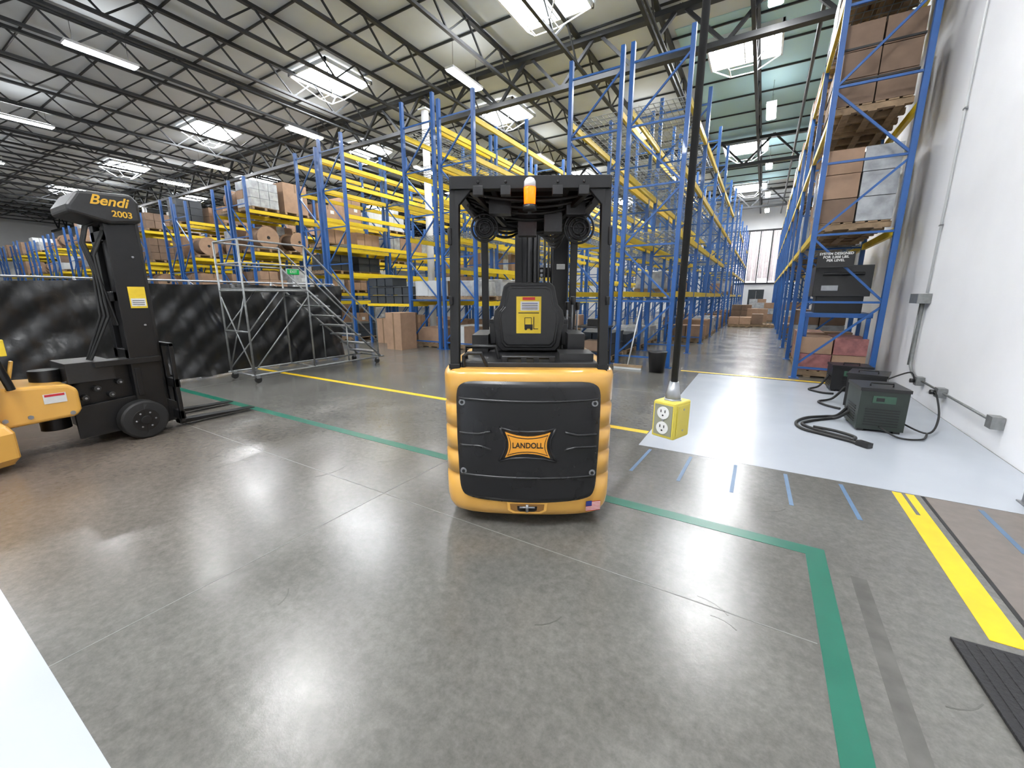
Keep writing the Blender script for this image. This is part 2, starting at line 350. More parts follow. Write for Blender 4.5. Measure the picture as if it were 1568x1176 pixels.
def load(mb,x,y,z,w,d,h,rnd,kind=None):
    for k in(-1,0,1): mb.box((x,y+k*(d/2-.06),z+.07),(w,.09,.09),WOOD)
    for k in range(6): mb.box((x-w/2+w*(k+.5)/6,y,z+.125),(w/6*.75,d,.02),WOOD)
    for k in range(3): mb.box((x-w/2+w*(k+.5)/3,y,z+.012),(w/9,d,.02),WOOD)
    zb=z+.137; kind=kind or rnd.choice(['c','c','w','wf','c2','w','one','roll','roll','crate','x'])
    if kind=='one':
        mb.box((x,y,zb+h/2),(w*.95,d*.95,h),CARD); mb.box((x,y,zb+h+.001),(w*.96,.06,.004),TAPE); mb.box((x+w*.475,y,zb+h*.85),(.004,.06,h*.3),TAPE)
        mb.box((x+w*.477,y+d*.2,zb+h*.55),(.004,.18,.14),WHITEBOX)
        return
    if kind=='roll':
        rr=min(.42,h/2)
        mb.tube([(x-w*.4,y,zb+rr),(x-w*.36,y,zb+rr)],rr,CARD,24); mb.tube([(x+w*.4,y,zb+rr),(x+w*.44,y,zb+rr)],rr,CARD,24); mb.tube([(x-w*.36,y,zb+rr),(x+w*.4,y,zb+rr)],rr*.8,CARD2,24)
        mb.tube([(x+w*.44,y,zb+rr),(x+w*.445,y,zb+rr)],rr*.15,INK,12)
        return
    if kind=='wf':   # fully wrapped tapering load
        a=w*.47;b=d*.47; hs=[0,.05,.35,.7,.95,1]
        rg=[]
        for t in hs:
            q=(1-.06*t)*(1+.015*math.sin(t*20)); q2=q*(.9 if t==1 else 1)
            rg.append([(x+sx*a*q2*k1,y+sy*b*q2*k2,zb+h*t) for sx,sy,k1,k2 in ((-1,-1,.9,1),(1,-1,.9,1),(1,-1,1,.9),(1,1,1,.9),(1,1,.9,1),(-1,1,.9,1),(-1,1,1,.9),(-1,-1,1,.9))])
        mb.loft(rg,WRAP,smooth=False); mb.box((x+a*.99,y,zb+h*.5),(.004,.2,.15),WHITEBOX)
        return
    if kind=='crate':
        n=max(2,int(h/.26)); hh=h/n
        for i in range(n):
            for a in(-1,1):
                for b in(-1,1):
                    mb.box((x+a*w*.24,y+b*d*.24,zb+hh*(i+.45)),(w*.45,d*.45,hh*.85),TOTE); mb.box((x+a*w*.24,y+b*d*.24,zb+hh*(i+.92)),(w*.47,d*.47,hh*.12),TOTE)
        return
    n=max(1,int(h/.3)); hh=h/n
    for i in range(n):
        for a in range(2):
            for b in range(3):
                if i==n-1 and rnd.random()<.2 and kind!='w': continue
                m={'c':CARD,'c2':CARD2,'w':WRAP,'p':CARTR,'x':WHITEBOX,'b':CARD2}[kind]
                if rnd.random()<.12: m=CARD2
                if kind=='p' and rnd.random()<.4: m=CARD
                if kind=='w' and rnd.random()<.35: m=CARD
                mb.box((x-w/4+a*w/2,y-d/3+b*d/3,zb+hh*(i+.5)),(w/2*.96,d/3*.95,hh*.97),m,rz=rnd.uniform(-.03,.03))
    if kind=='b':
        for q in(.3,.7): mb.box((x,y,zb+h*q),(w*1.01,d*1.01,.03),INK)
LV_A=(1.55,2.75,3.95,5.15); LV_B=(1.3,2.2,3.1,4.0,4.9,5.8); LV_D=(1.6,3.1,4.6)
def dbl(xr): return [(xr-1.1,xr),(xr-2.4,xr-1.3)]
rackrow('pallet_rack',dbl(-1.6),9.1,12,2.7,6.35,LV_A,deck=.8,seed=2,skip=.12,hvar=.25)
rackrow('pallet_rack',dbl(-6.6),9.1,10,2.7,6.45,LV_B,deck=.5,seed=3,skip=.2,hvar=.2)
rackrow('pallet_rack',dbl(-11.6),9.1,8,2.7,6.4,LV_B,deck=.4,seed=4,skip=.05,hvar=.2)
for i in range(9):
    xr=-16.6-4.8*i
    rackrow('pallet_rack',dbl(xr),8.7,4 if i<4 else 3,2.7,5.6,LV_D,deck=.3,seed=10+i,skip=.03,hvar=.15)
    mb=MB(); rnd=random.Random(50+i)
    for b in range(3 if i<4 else 2):
        for z in (0,)+LV_D:
            for (xc) in (xr-.55,xr-1.85):
                for s in (.72,1.98):
                    if rnd.random()<.14: continue
                    load(mb,xc,8.7+b*2.7+s,z+.075 if z else 0.0,1.0,1.05,rnd.uniform(.55,1.1),rnd)
    mb.make('pallet_loads')
mb=MB(); rnd=random.Random(5)
for (xc,b,z,k) in [(-7.2,0,0,'x'),(-7.2,1,0,'c'),(-8.5,0,0,'one'),(-8.5,0,1.3,'x'),(-7.2,0,1.3,'wf'),(-7.2,2,0,'one'),(-12.2,0,0,'crate'),(-12.2,1,0,'c'),(-12.2,1,1.3,'wf'),(-12.2,2,2.2,'c'),(-13.5,0,3.1,'c'),(-13.5,1,3.1,'w'),(-13.5,0,2.2,'crate'),
                   (-8.5,1,2.2,'w'),(-3.4,1,0,'wf'),(-3.4,0,0,'crate'),(-2.1,2,0,'c'),(-2.1,3,0,'wf'),(-2.1,4,0,'w'),(-2.1,5,0,'c2'),(-2.1,6,1.55,'w'),(-2.1,7,0,'c'),(-2.1,8,0,'one'),(-3.4,3,1.55,'c'),(-3.4,4,0,'c'),(-3.4,2,1.55,'wf'),(-2.1,9,0,'x')]:
    for s in (.72,1.98):
        load(mb,xc,9.1+b*2.7+s,z+.075 if z else 0,1.0,1.05,rnd.uniform(.4,.62),rnd,k)
mb.make('pallet_goods')
o=empty('tote_stack',(-10.1,9.6,0)); mb=MB()
for a in(-.9,.9):
    for b in(-.35,.35): mb.bb((a-.03,b-.03,0),(a+.03,b+.03,1.3),BLUE)
mb.bb((-.95,-.4,1.2),(.95,.4,1.28),YEL)
mb.make('shelf',o)
mb=MB()
for i in range(5):
    for k in range(3):
        if k==2 and i>2: continue
        x=-.75+i*.37; z=1.28+k*.27
        mb.box((x,0,z+.115),(.33,.6,.23),TOTE); mb.box((x,0,z+.24),(.36,.64,.03),TOTE)
mb.make('totes',o,bevel=.01)
mb=MB()
for (x,y,w,h) in ((-8.95,8.6,.6,1.05),(-9.8,9.5,.7,1.0),(-10.5,9.6,.6,.8)):
    mb.box((x,y,h/2),(w,.6,h),CARD); mb.box((x,y-.301,h*.5),(.05,.004,h),TAPE); mb.box((x,y,h+.002),(w,.05,.004),TAPE)
mb.make('cardboard_boxes',bevel=.01)
o=empty('work_table',(-3.35,8.75,0)); mb=MB()
for a in(-.5,.5):
    for b in(-.22,.22): mb.bb((a-.02,b-.02,0),(a+.02,b+.02,.85),TRUSS)
mb.bb((-.55,-.27,.83),(.55,.27,.87),BLACKP); mb.bb((-.5,-.24,.3),(.5,.24,.33),BLACKP)
mb.bb((-.45,-.2,.33),(-.05,.2,.62),TOTE); mb.bb((.05,-.2,.33),(.42,.15,.55),CARD2); mb.bb((-.4,-.15,.87),(-.1,.15,1.1),CARD); mb.bb((.1,-.15,.87),(.4,.12,1.02),BLACKM)
mb.make('table',o,bevel=.006)
LV_R=(2.55,4.4,6.2)
rackrow('pallet_rack',[(.65,1.75)],9.25,11,2.7,6.3,LV_R,deck=.3,seed=30,h0=8.0)
mb=MB(); rnd=random.Random(11)
for b in range(10):
    for z in (0,)+LV_R:
        for s in (.72,1.98):
            if b>0 and rnd.random()<.2: continue
            k=None
            if b==0: k={0:'p',2.55:'w',4.4:'b',6.2:'b'}[z]
            if b==1 and z==4.4: continue
            load(mb,1.2,9.25+b*2.7+s,z+.075 if z else 0,1.0,1.05,.62 if (b==0 and z==0) else rnd.uniform(.9,1.35) if z!=0 else rnd.uniform(.4,1.1),rnd,k)
mb.make('pallet_loads')
o=empty('load_capacity_sign',(1.0,9.18,2.12))
mb=MB(); mb.bb((-.26,-.01,-.13),(.26,.01,.13),INK); mb.make('plate',o,bevel=.005)
text('lettering','SYSTEM DESIGNED\nFOR 2,000 LBS.\nPER LEVEL',.056,WSTICK,o,(0,-.012,.045),(math.pi/2,0,0))
o=empty('black_machine',(1.2,9.95,0)); mb=MB()
mb.bb((-.42,-.3,1.5),(.42,.4,2.05),BLACKP); mb.bb((-.35,-.25,1.2),(.35,.3,1.5),BLACKM); mb.bb((-.5,-.4,1.12),(.5,.45,1.2),BLUE)
for a in(-1,1):
    for b in(-.36,.4): mb.bb((a*.45-.03,b-.03,0),(a*.45+.03,b+.03,1.15),BLUE)
mb.tube([(-.3,-.32,1.9),(.3,-.32,1.9)],.03,BLACKM); mb.bb((-.3,-.31,1.6),(-.05,-.3,1.7),STEEL)
mb.make('machine',o,bevel=.015)
mb=MB(); rnd=random.Random(21)
for (x,y,h) in ((-.2,27,.7),(.1,29.5,1.0),(-.8,31,.6),(-.9,24,.35),(.1,24.5,.5),(-1.0,27.5,.9),(-.3,33,1.2)): load(mb,x,y,0,1.0,1.0,h,rnd,rnd.choice(['c','c2','w']))
mb.make('aisle_pallets')
o=empty('electrical_cabinet',(-.5,36,0)); mb=MB(); mb.bb((-.5,-.3,0),(.5,.3,2.0),TOTE); mb.bb((-.02,-.32,.1),(.02,-.3,1.9),STEEL); mb.bb((.08,-.34,1),(.12,-.3,1.2),STEEL); mb.make('cabinet',o,bevel=.02)
o=empty('push_broom',(-2.3,8.55,0)); mb=MB(); mb.box((0,0,.07),(.6,.07,.05),WOOD); mb.box((0,0,.03),(.58,.06,.055),WHITEBOX); mb.tube([(0,0,.09),(.12,.35,1.35)],.014,WHITEBOX,8); mb.make('broom',o)
o=empty('waste_bin',(-1.7,8.5,0)); mb=MB(); mb.tube([(0,0,0.0),(0,0,.4),(0,0,.42),(0,0,.42)],[.14,.18,.19,.17],BLACKP,20); mb.make('bin',o)
o=empty('exit_sign',(-13.5,8.3,2.3)); mb=MB(); mb.bb((-.03,-.2,-.08),(.0,.2,.08),GSIGN); mb.bb((-.06,-.22,-.10),(-.03,.22,.10),WHITEBOX); mb.tube([(-.045,0,-2.3),(-.045,0,.1)],.02,STEEL,8); mb.make('sign',o)
text('lettering','EXIT',.12,WSTICK,o,(.002,0,0),(math.pi/2,0,math.pi/2))
# ---------------------------------------------------------------- curtain fence
def curtain():
    mb=MB(); ny,nz=480,30; vs=[];fs=[]
    for i in range(ny+1):
        y=-7+13.6*i/ny
        for j in range(nz+1):
            z=.03+1.72*j/nz
            sag=.04*abs(math.sin(y*1.45))*(j/nz)
            w=.05*math.sin(y*4.2+1.2*math.sin(z*2.1+y))+.024*math.sin(y*11+z*4)+.020*math.sin(z*7+y*2.3)+.014*math.sin(z*14-y*11+2*math.sin(y*3))+.010*math.sin(y*25+z*7)
            vs.append((w,y,z-sag))
    for i in range(ny):
        for j in range(nz):
            a=i*(nz+1)+j; fs.append((a,a+nz+1,a+nz+2,a+1))
    mb.add(vs,fs,TARP,True); return mb
o=empty('tarp_fence',(-8.9,0,0)); curtain().make('tarp',o)
mb=MB()
for i in range(10):
    y=-6.9+13.45*i/9; mb.tube([(-.2,y,0),(-.2,y,1.80)],.022,STEEL,8); mb.box((-.2,y,.01),(.3,.2,.02),STEEL)
    mb.tube([(-.2,y,1.78),(.02,y,1.70)],.008,STEEL,6)
mb.tube([(-.2,-7,1.78),(-.2,6.6,1.78)],.018,STEEL,8)
mb.make('posts',o)
# ---------------------------------------------------------------- rolling stairs
o=empty('rolling_stair_platform',(-7.9,0,0)); mb=MB(); r=.017; xa,xb=-.4,.4
for x in (xa,xb):
    mb.tube([(x,3.65,.14),(x,6.6,.14)],r,GALV)
    mb.tube([(x,3.7,.14),(x,3.7,2.42)],r,GALV); mb.tube([(x,4.85,.14),(x,4.85,2.42)],r,GALV)
    mb.tube([(x,3.7,2.42),(x,4.85,2.42),(x,6.45,.95),(x,6.45,.14)],r,GALV); mb.tube([(x,3.7,2.05),(x,4.85,2.05)],r*.8,GALV)
    mb.tube([(x,4.85,2.05),(x,6.45,.5)],r*.8,GALV)
    mb.tube([(x,4.85,1.62),(x,6.5,.16)],r*1.2,GALV); mb.tube([(x,3.7,1.6),(x,4.85,1.6)],r,GALV)
    mb.tube([(x,3.7,.2),(x,4.85,1.5)],r*.7,GALV); mb.tube([(x,4.3,1.6),(x,3.7,.9)],r*.7,GALV)
    mb.tube([(x,5.65,.9),(x,5.65,.14)],r*.8,GALV)
    for y in (3.75,6.4):
        mb.tube([(x-.02,y,.055),(x+.02,y,.055)],.055,RUBBER,16); mb.box((x,y,.11),(.06,.06,.05),STEEL)
for (y,z) in ((3.7,2.42),(3.7,2.05),(3.7,.14),(6.6,.14),(3.7,1.6),(4.85,1.6),(3.7,.9),(4.85,.14)):
    mb.tube([(xa,y,z),(xb,y,z)],r*.9,GALV)
mb.tube([(xa,3.7,.2),(xb,3.7,1.5)],r*.7,GALV); mb.tube([(xb,3.7,.2),(xa,3.7,1.5)],r*.7,GALV)
mb.box((0,4.27,1.63),(.8,1.15,.03),GALV)
for k in range(7):
    t=(k+.5)/7.; mb.box((0,4.85+1.65*t,1.62-1.46*t),(.8,.2,.03),GALV)
mb.make('frame',o)
# ---------------------------------------------------------------- main forklift
FK=empty('forklift',(-1.168,2.13,0),math.radians(28.8))
HW=.555
def yo(x):
    q=min(1,abs(x)/HW)
    return .55-.55*(max(0,1-q**8))**(1/8)+.05*q*q
def ring(z,ins,L=1.5):
    pts=[]; n=36
    for k in range(n+1):
        t=-1+2*k/n; x=HW*math.sin(t*math.pi/2)
        q=abs(x)/HW
        y=yo(x) if q<.999 else .6
        pts.append((x*(1-ins/HW),y+ins*(1 if q<.98 else 0),z))
    pts.append((HW*.93-ins,L,z)); pts.insert(0,(-HW*.93+ins,L,z))
    return pts
mb=MB()
prof=[(.08,.05),(.10,.025),(.14,.008),(.2,0)]
for g in (.36,.52,.68,.84):
    prof+=[(g-.022,0),(g-.010,.014),(g+.010,.014),(g+.014,0)]
prof+=[(1.01,0),(1.035,.006),(1.052,.02),(1.06,.045)]
mb.loft([ring(z,i) for z,i in prof],ORANGE); mb.make('counterweight',FK)
mb=MB(); nz,nx=36,48; vs=[];fs=[]; z0,z1=.225,.995; PW=.45
for j in range(nz+1):
    zn=-1+2*j/nz; zn=math.sin(zn*math.pi/2)*.9995; hwid=PW*(1-abs(zn)**10)**(1/10)*(1-.03*(zn<0)*abs(zn))
    z=(z0+z1)/2+zn*(z1-z0)/2
    for i in range(nx+1):
        x=hwid*(-1+2*i/nx)
        edge=max(abs(zn),abs(x)/PW)
        bulge=.016*min(1,(1-edge)*16)
        zz=z if zn>0 else z-.03*(1-(x/PW)**2)*abs(zn)
        vs.append((x,yo(x)-.007-bulge,zz))
for j in range(nz):
    for i in range(nx):
        a=j*(nx+1)+i; fs.append((a,a+1,a+nx+2,a+nx+1))
mb.add(vs,fs,BLACKG,True)
def ridge(pts,rad=.005,mat=BLACKG):
    mb.tube([(x,yo(x)-.0235,z) for x,z in pts],rad,mat,8)
for z in (.885,.385):
    ridge([(-.43+.86*k/24,z-.012*math.cos((k/24-.5)*math.pi)) for k in range(25)],.009)
for s in(-1,1):
    ridge([(s*(.43-.2*k/8),.66+(.0 if k<6 else (k-5)*.006)) for k in range(9)],.009)
    ridge([(s*(.43-.2*k/8),.58-(.0 if k<6 else (k-5)*.006)) for k in range(9)],.009)
    ridge([(s*.17,.705),(s*.155,.66),(s*.14,.63),(s*.14,.57),(s*.155,.53),(s*.18,.485)],.008)
ridge([(-.17,.705),(-.1,.685),(0,.68),(.1,.685),(.17,.705)],.008); ridge([(-.18,.485),(-.1,.505),(0,.51),(.1,.505),(.18,.485)],.008)
for x in(-.41,.41):
    for z in(.86,.405):
        yy=yo(x)-.022; mb.tube([(x,yy-.006,z),(x,yy+.01,z)],.02,STEEL,18); mb.tube([(x,yy-.010,z),(x,yy,z)],.011,INK,6)
mb.make('rear_cover',FK)
def star(a,b,c,d,n=8):
    pts=[]; cs=[(-a,-b),(a,-b),(a,b),(-a,b)]; mids=[(0,-d),(c,0),(0,d),(-c,0)]
    for i in range(4):
        p=cs[i];q=cs[(i+1)%4];m=mids[i]
        cx=2*m[0]-(p[0]+q[0])/2; cz=2*m[1]-(p[1]+q[1])/2
        for k in range(n):
            t=k/n; pts.append(((1-t)**2*p[0]+2*t*(1-t)*cx+t*t*q[0],(1-t)**2*p[1]+2*t*(1-t)*cz+t*t*q[1]))
    return pts
bz=.597
BADGE=pm('badge_orange',(214,146,46),.4,0,.04,5)
mb=MB()
mb.prism([(x,z+bz) for x,z in star(.14,.083,.118,.055)],'y',-.032,-.018,BADGE)
mb.prism([(x,z+bz) for x,z in star(.128,.070,.108,.046)],'y',-.0335,-.031,INK)
mb.prism([(x,z+bz) for x,z in star(.121,.062,.103,.040)],'y',-.0345,-.033,BADGE)
mb.make('badge',FK)
text('badge_lettering','LANDOLL',.050,INK,FK,(0,-.0355,bz-.002),(math.pi/2,0,0),sx=.86)
mb=MB()
sl=[(-.13,.195),(.13,.195),(.125,.14),(.09,.12),(-.09,.12),(-.125,.14)]
mb.prism(sl,'y',-.004,.02,ORANGE)
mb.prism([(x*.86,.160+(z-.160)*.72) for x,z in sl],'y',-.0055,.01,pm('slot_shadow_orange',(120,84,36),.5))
mb.prism([(x*.5,.152+(z-.158)*.5) for x,z in sl],'y',-.0065,.01,BLACKM)
mb.tube([(0,-.012,.135),(0,-.012,.185)],.01,STEEL,10); mb.tube([(-.05,-.012,.165),(.05,-.012,.165)],.007,STEEL,8)
mb.make('tow_pin',FK)
fo=empty('flag_sticker',(.43,yo(.43)-.006,.165)); fo.parent=FK; fo.rotation_euler=(0,0,math.radians(15))
mb=MB()
for k in range(7):
    mb.bb((-.05,-.002,-.035+k*.01),(.05,0,-.030+k*.01),RED)
    if k<6: mb.bb((-.05,-.002,-.030+k*.01),(.05,0,-.025+k*.01),WSTICK)
mb.bb((-.05,-.003,0),(-.01,0,.034),NAVY)
mb.make('flag',fo)
mb=MB()
wheel(mb,(-.38,.45,.2),.2,.14); wheel(mb,(.38,.45,.2),.2,.14)
wheel(mb,(-.45,1.75,.22),.22,.18); wheel(mb,(.45,1.75,.22),.22,.18)
mb.bb((-.4,1.5,.12),(.4,2.0,.5),BLACKM)
mb.bb((-.44,.13,1.05),(.44,1.45,1.09),BLACKP)
mb.make('chassis',FK,bevel=.01)
mb=MB()
mb.tube([(-.41,.12,1.06),(-.41,.12,1.13),(-.38,.12,1.15),(-.30,.12,1.15),(-.26,.14,1.06)],.012,BLACKM)
mb.tube([(-.42,.3,1.08),(-.42,.3,1.17),(-.22,.3,1.17),(-.2,.3,1.08)],.014,BLACKM)
mb.tube([(-.17,.16,1.12),(.17,.16,1.12)],.012,BLACKM)
for x in(-.15,-.03,.05,.15): mb.box((x,.17,1.095),(.035,.05,.06),BLACKM)
mb.bb((.2,.2,1.06),(.42,.42,1.14),BLACKP); mb.bb((.28,.5,1.06),(.4,.9,1.24),BLACKP)
mb.bb((-.42,.6,1.06),(-.3,1.1,1.22),BLACKP)
for (x,h) in((.30,.2),(.34,.24),(.38,.2)): mb.tube([(x,.85,1.22),(x,.82,1.22+h)],.008,STEEL); mb.tube([(x,.82,1.22+h-.02),(x,.81,1.26+h)],.018,BLACKP)
mb.bb((-.33,1.2,1.05),(.38,1.38,1.32),BLACKP)
mb.tube([(.16*math.cos(t*math.pi/10)-.02,1.1+.06*math.sin(t*math.pi/10),1.42+.15*math.sin(t*math.pi/10)) for t in range(20)],.014,BLACKP,8,closed=True)
mb.make('controls',FK,bevel=.006)
mb=MB()
bp_=[(-.15,1.60),(.15,1.60),(.185,1.575),(.20,1.50),(.215,1.44),(.25,1.40),(.262,1.34),(.25,1.24),(.235,1.14),(.20,1.10),(-.20,1.10),(-.235,1.14),(-.25,1.24),(-.262,1.34),(-.25,1.40),(-.215,1.44),(-.20,1.50),(-.185,1.575)]
mb.prism(bp_,'y',.62,.74,VINYL)
ip=[(x*.86,1.36+(z-1.36)*.9) for x,z in bp_]; mb.prism(ip,'y',.60,.63,VINYL)
ip=[(x*.80,1.36+(z-1.36)*.83) for x,z in bp_]; mb.prism(ip,'y',.592,.61,BLACKP)
mb.bb((-.25,.66,1.09),(.25,1.15,1.22),VINYL)
for s in(-1,1): mb.box((s*.27,.86,1.3),(.06,.34,.06),VINYL); mb.box((s*.27,.72,1.22),(.05,.08,.16),BLACKP)
mb.make('seat',FK,bevel=.022)
mb=MB(); mb.bb((-.09,.586,1.235),(.09,.592,1.50),YSTICK); mb.bb((-.045,.584,1.475),(.045,.586,1.495),RED)
mb.bb((-.06,.584,1.40),(.075,.586,1.465),WSTICK)
for k in range(4): mb.bb((-.05,.5835,1.41+.013*k),(.065,.5845,1.415+.013*k),NAVY if k%2 else INK)
mb.bb((-.075,.584,1.38),(.075,.586,1.386),INK)
mb.bb((-.03,.584,1.27),(.03,.5855,1.30),INK); mb.bb((.035,.584,1.265),(.041,.5855,1.355),INK); mb.bb((.041,.584,1.265),(.07,.5855,1.27),INK)
mb.bb((-.03,.584,1.30),(-.026,.5855,1.35),INK); mb.bb((.018,.584,1.30),(.022,.5855,1.35),INK); mb.bb((-.03,.584,1.346),(.022,.5855,1.35),INK)
for x in(-.02,.02): mb.tube([(x,.584,1.268),(x,.5855,1.268)],.01,INK,12)
mb.make('warning_sticker',FK)
mb=MB(); zt_=2.175
for s in(-1,1):
    mb.beam((s*.465,.13,1.04),(s*.445,.17,zt_-.03),.055,.07,BLACKM)
    mb.box((s*.465,.14,1.07),(.07,.10,.03),BLACKM)
    mb.beam((s*.40,1.45,.5),(s*.40,1.40,zt_-.03),.06,.06,BLACKM)
    mb.beam((s*.44,.12,zt_-.03),(s*.42,1.5,zt_-.03),.06,.07,BLACKM)
    mb.tube([(s*.475,.12,1.8),(s*.475,.12,1.9)],.012,BLACKM); mb.tube([(s*.475,.10,1.45),(s*.475,.10,1.5)],.012,BLACKM)
mb.bb((-.46,.11,zt_-.065),(.46,.17,zt_+.005),BLACKM)
mb.bb((-.43,1.44,zt_-.09),(.43,1.5,zt_),BLACKM)
for k in range(1,9): mb.bb((-.43,.12+k*.15,zt_-.04),(.43,.145+k*.15,zt_),BLACKM)
for x in(-.22,0,.22): mb.bb((x-.015,.15,zt_-.06),(x+.015,1.45,zt_-.035),BLACKM)
mb.bb((-.42,.14,zt_-.002),(.42,1.48,zt_+.006),BLACKP)
for s in(-1,1): mb.prism([(s*.44,zt_-.05),(s*.33,zt_-.05),(s*.44,zt_-.17)],'y',.13,.17,BLACKM)
for x in(-.30,-.14,.16,.31): mb.bb((x-.03,.10,zt_-.10),(x+.03,.15,zt_-.05),BLACKP); mb.tube([(x,.098,zt_-.03),(x,.112,zt_-.03)],.008,BLACKM,8)
for s in(-1,1): mb.beam((s*.35,.16,zt_-.06),(s*.18,.75,zt_-.16),.03,.03,BLACKM)
mb.make('overhead_guard',FK,bevel=.006)
dz=-.06
mb=MB(); mb.tube([(0,.085,2.045+dz),(0,.085,2.075+dz)],.040,BLACKM,20); mb.make('beacon_base',FK)
mb=MB(); mb.tube([(0,.085,2.075+dz),(0,.085,2.165+dz),(0,.085,2.17+dz)],[.032,.035,.032],AMBER,24); mb.make('beacon_lens',FK)
mb=MB(); mb.tube([(0,.085,2.17+dz),(0,.085,2.2+dz),(0,.085,2.215+dz),(0,.085,2.222+dz)],[.034,.033,.024,.01],CLEAR,24)
mb.box((0,.115,2.13+dz),(.02,.03,.2),BLACKM); mb.make('beacon_cap',FK)
mb=MB()
for (x,z,rr) in((-.31,1.965,.09),(.34,1.96,.10)):
    for q in range(3): mb.tube([(x+rr*(1-.3*q)*math.cos(t*math.pi/12),.55,z+rr*(1-.3*q)*math.sin(t*math.pi/12)) for t in range(24)],.008,BLACKM,6,closed=True)
    mb.tube([(x,.57,z),(x,.66,z)],[rr*.85,rr*.5],BLACKP,20); mb.tube([(x,.6,z),(x,.6,2.14)],.014,BLACKM)
    for q in range(6): mb.beam((x,.55,z),(x+rr*math.cos(q),.55,z+rr*math.sin(q)),.008,.006,BLACKM)
def arc(a,b,sag,n=14):
    a=Vector(a);b=Vector(b); return [a.lerp(b,t/n)+Vector((0,0,-sag*4*(t/n)*(1-t/n))) for t in range(n+1)]
for k in range(6): mb.tube(arc((.0+.03*k,1.5,2.08),(.40-.02*k,.45+.1*k,2.1),.06+.025*k),.012,RUBBER,6)
for k in range(4): mb.tube(arc((-.40,.4+.1*k,2.08),(-.05,1.4,2.1),.03+.03*k),.011,RUBBER,6)
for k in range(4): mb.tube(arc((-.40,.25+.1*k,2.13),(.40,.3+.1*k,2.13),.05+.02*k),.009,RUBBER,6)
mb.bb((.10,.5,1.93),(.22,.6,2.05),BLACKP); mb.bb((-.26,.35,2.02),(-.12,.45,2.11),BLACKP); mb.bb((-.08,.6,1.92),(.05,.7,2.1),BLACKP); mb.bb((.24,.4,2.02),(.36,.48,2.1),BLACKP)
mb.make('hoses_and_lamps',FK)
mb=MB(); mx=.13
for s in(-1,1):
    x=mx+s*.24
    mb.bb((x-.035,1.95,.08),(x+.035,2.12,2.4),BLACKM); mb.bb((x-s*.06-.03,2.0,.1),(x-s*.06+.03,2.1,2.35),BLACKP)
for z in(.4,1.1,1.75,2.35): mb.bb((mx-.26,2.06,z-.05),(mx+.26,2.13,z+.05),BLACKM)
for x in(-.12,-.06,.12): mb.tube([(mx+x,1.98,.2),(mx+x,1.98,2.2)],.03,BLACKP if x<0 else BLACKM,12)
for x in(-.03,.03,.07): mb.tube([(mx+x,1.94,.4),(mx+x,1.94,2.3)],.012,RUBBER,8)
for i in range(40): mb.box((mx-.0,1.96,.5+i*.045),(.03,.012,.03),STEEL)
mb.bb((mx+.10,1.6,1.1),(mx+.24,1.72,2.1),BLACKM)
mb.bb((mx+.13,1.59,1.75),(mx+.21,1.60,1.8),WSTICK)
mb.bb((mx-.45,2.13,.1),(mx+.45,2.18,.2),BLACKM); mb.bb((mx-.45,2.13,.5),(mx+.45,2.18,.6),BLACKM)
for x in(-.3,.3): mb.bb((mx+x-.05,2.18,.04),(mx+x+.05,3.2,.08),BLACKM); mb.bb((mx+x-.05,2.16,.04),(mx+x+.05,2.2,.62),BLACKM)
mb.make('mast',FK,bevel=.006)
# ---------------------------------------------------------------- left forklift
LF=empty('articulated_forklift',(-5.95,1.6,0),0)
MO=.14
mb=MB()
for x in(-.10,.22):
    mb.bb((x-.05,MO-.16,.1),(x+.05,MO+.09,2.25),BLACKM); mb.bb((x-.09,MO-.04,.1),(x-.03,MO+.14,2.3),BLACKP)
for x in(.02,.12): mb.tube([(x,MO-.05,.3),(x,MO-.05,2.2)],.03,BLACKP,12)
for z in(.35,.9,1.5,2.1): mb.bb((-.15,MO-.16,z-.05),(.26,MO-.10,z+.05),BLACKM)
mb.bb((-.02,MO-.12,.3),(.16,MO+.04,2.2),BLACKM)
for k in range(3): mb.tube([(.22-.03*k,MO-.15,2.15),(.18-.05*k,MO-.25,1.9),(.14-.05*k,MO-.22-.02*k,1.3),(.1-.05*k,-.3,.8)],.013,RUBBER,6)
for k in range(3): mb.tube([(.18-.05*k,MO-.12,2.26),(.18-.05*k,MO-.26,2.18),(.16-.05*k,MO-.30,2.02),(.16-.05*k,MO-.24,1.7),(.14-.05*k,MO-.16,1.2)],.013,RUBBER,6)
mb.tube([(.27,MO+.02,1.9),(.285,MO+.02,1.9)],.012,STEEL,8); mb.tube([(.27,MO+.02,1.2),(.285,MO+.02,1.2)],.012,STEEL,8)
mb.make('mast',LF,bevel=.006)
mb=MB()
mb.prism([(-.27,2.27),(-.27,2.34),(-.18,2.48),(.22,2.51),(.27,2.44),(.27,2.24),(.02,2.2)],'x',-.2,.34,BLACKP)
mb.make('mast_cover',LF,bevel=.03)
text('cover_lettering','Bendi',.125,GOLD,LF,(.345,.03,2.41),(math.pi/2,0,math.pi/2),shear=.35)
text('cover_number','2003',.08,GOLD,LF,(.345,.12,2.30),(math.pi/2,0,math.pi/2))
mb=MB(); mb.bb((.272,MO-.07,1.38),(.277,MO+.07,1.60),YSTICK); mb.bb((.277,MO-.06,1.40),(.279,MO+.06,1.48),WSTICK)
for k in range(3): mb.bb((.279,MO-.05,1.415+k*.02),(.280,MO+.05,1.42+k*.02),INK)
mb.make('mast_label',LF)
mb=MB()
mb.bb((-.36,-.42,.14),(.22,.24,.42),BLACKM); mb.bb((-.3,-.45,.42),(.16,-.0,.80),BLACKM); mb.prism([(-.5,.1),(.3,.1),(.34,.3),(.1,.46),(-.5,.42)],'x',.20,.24,BLACKM)
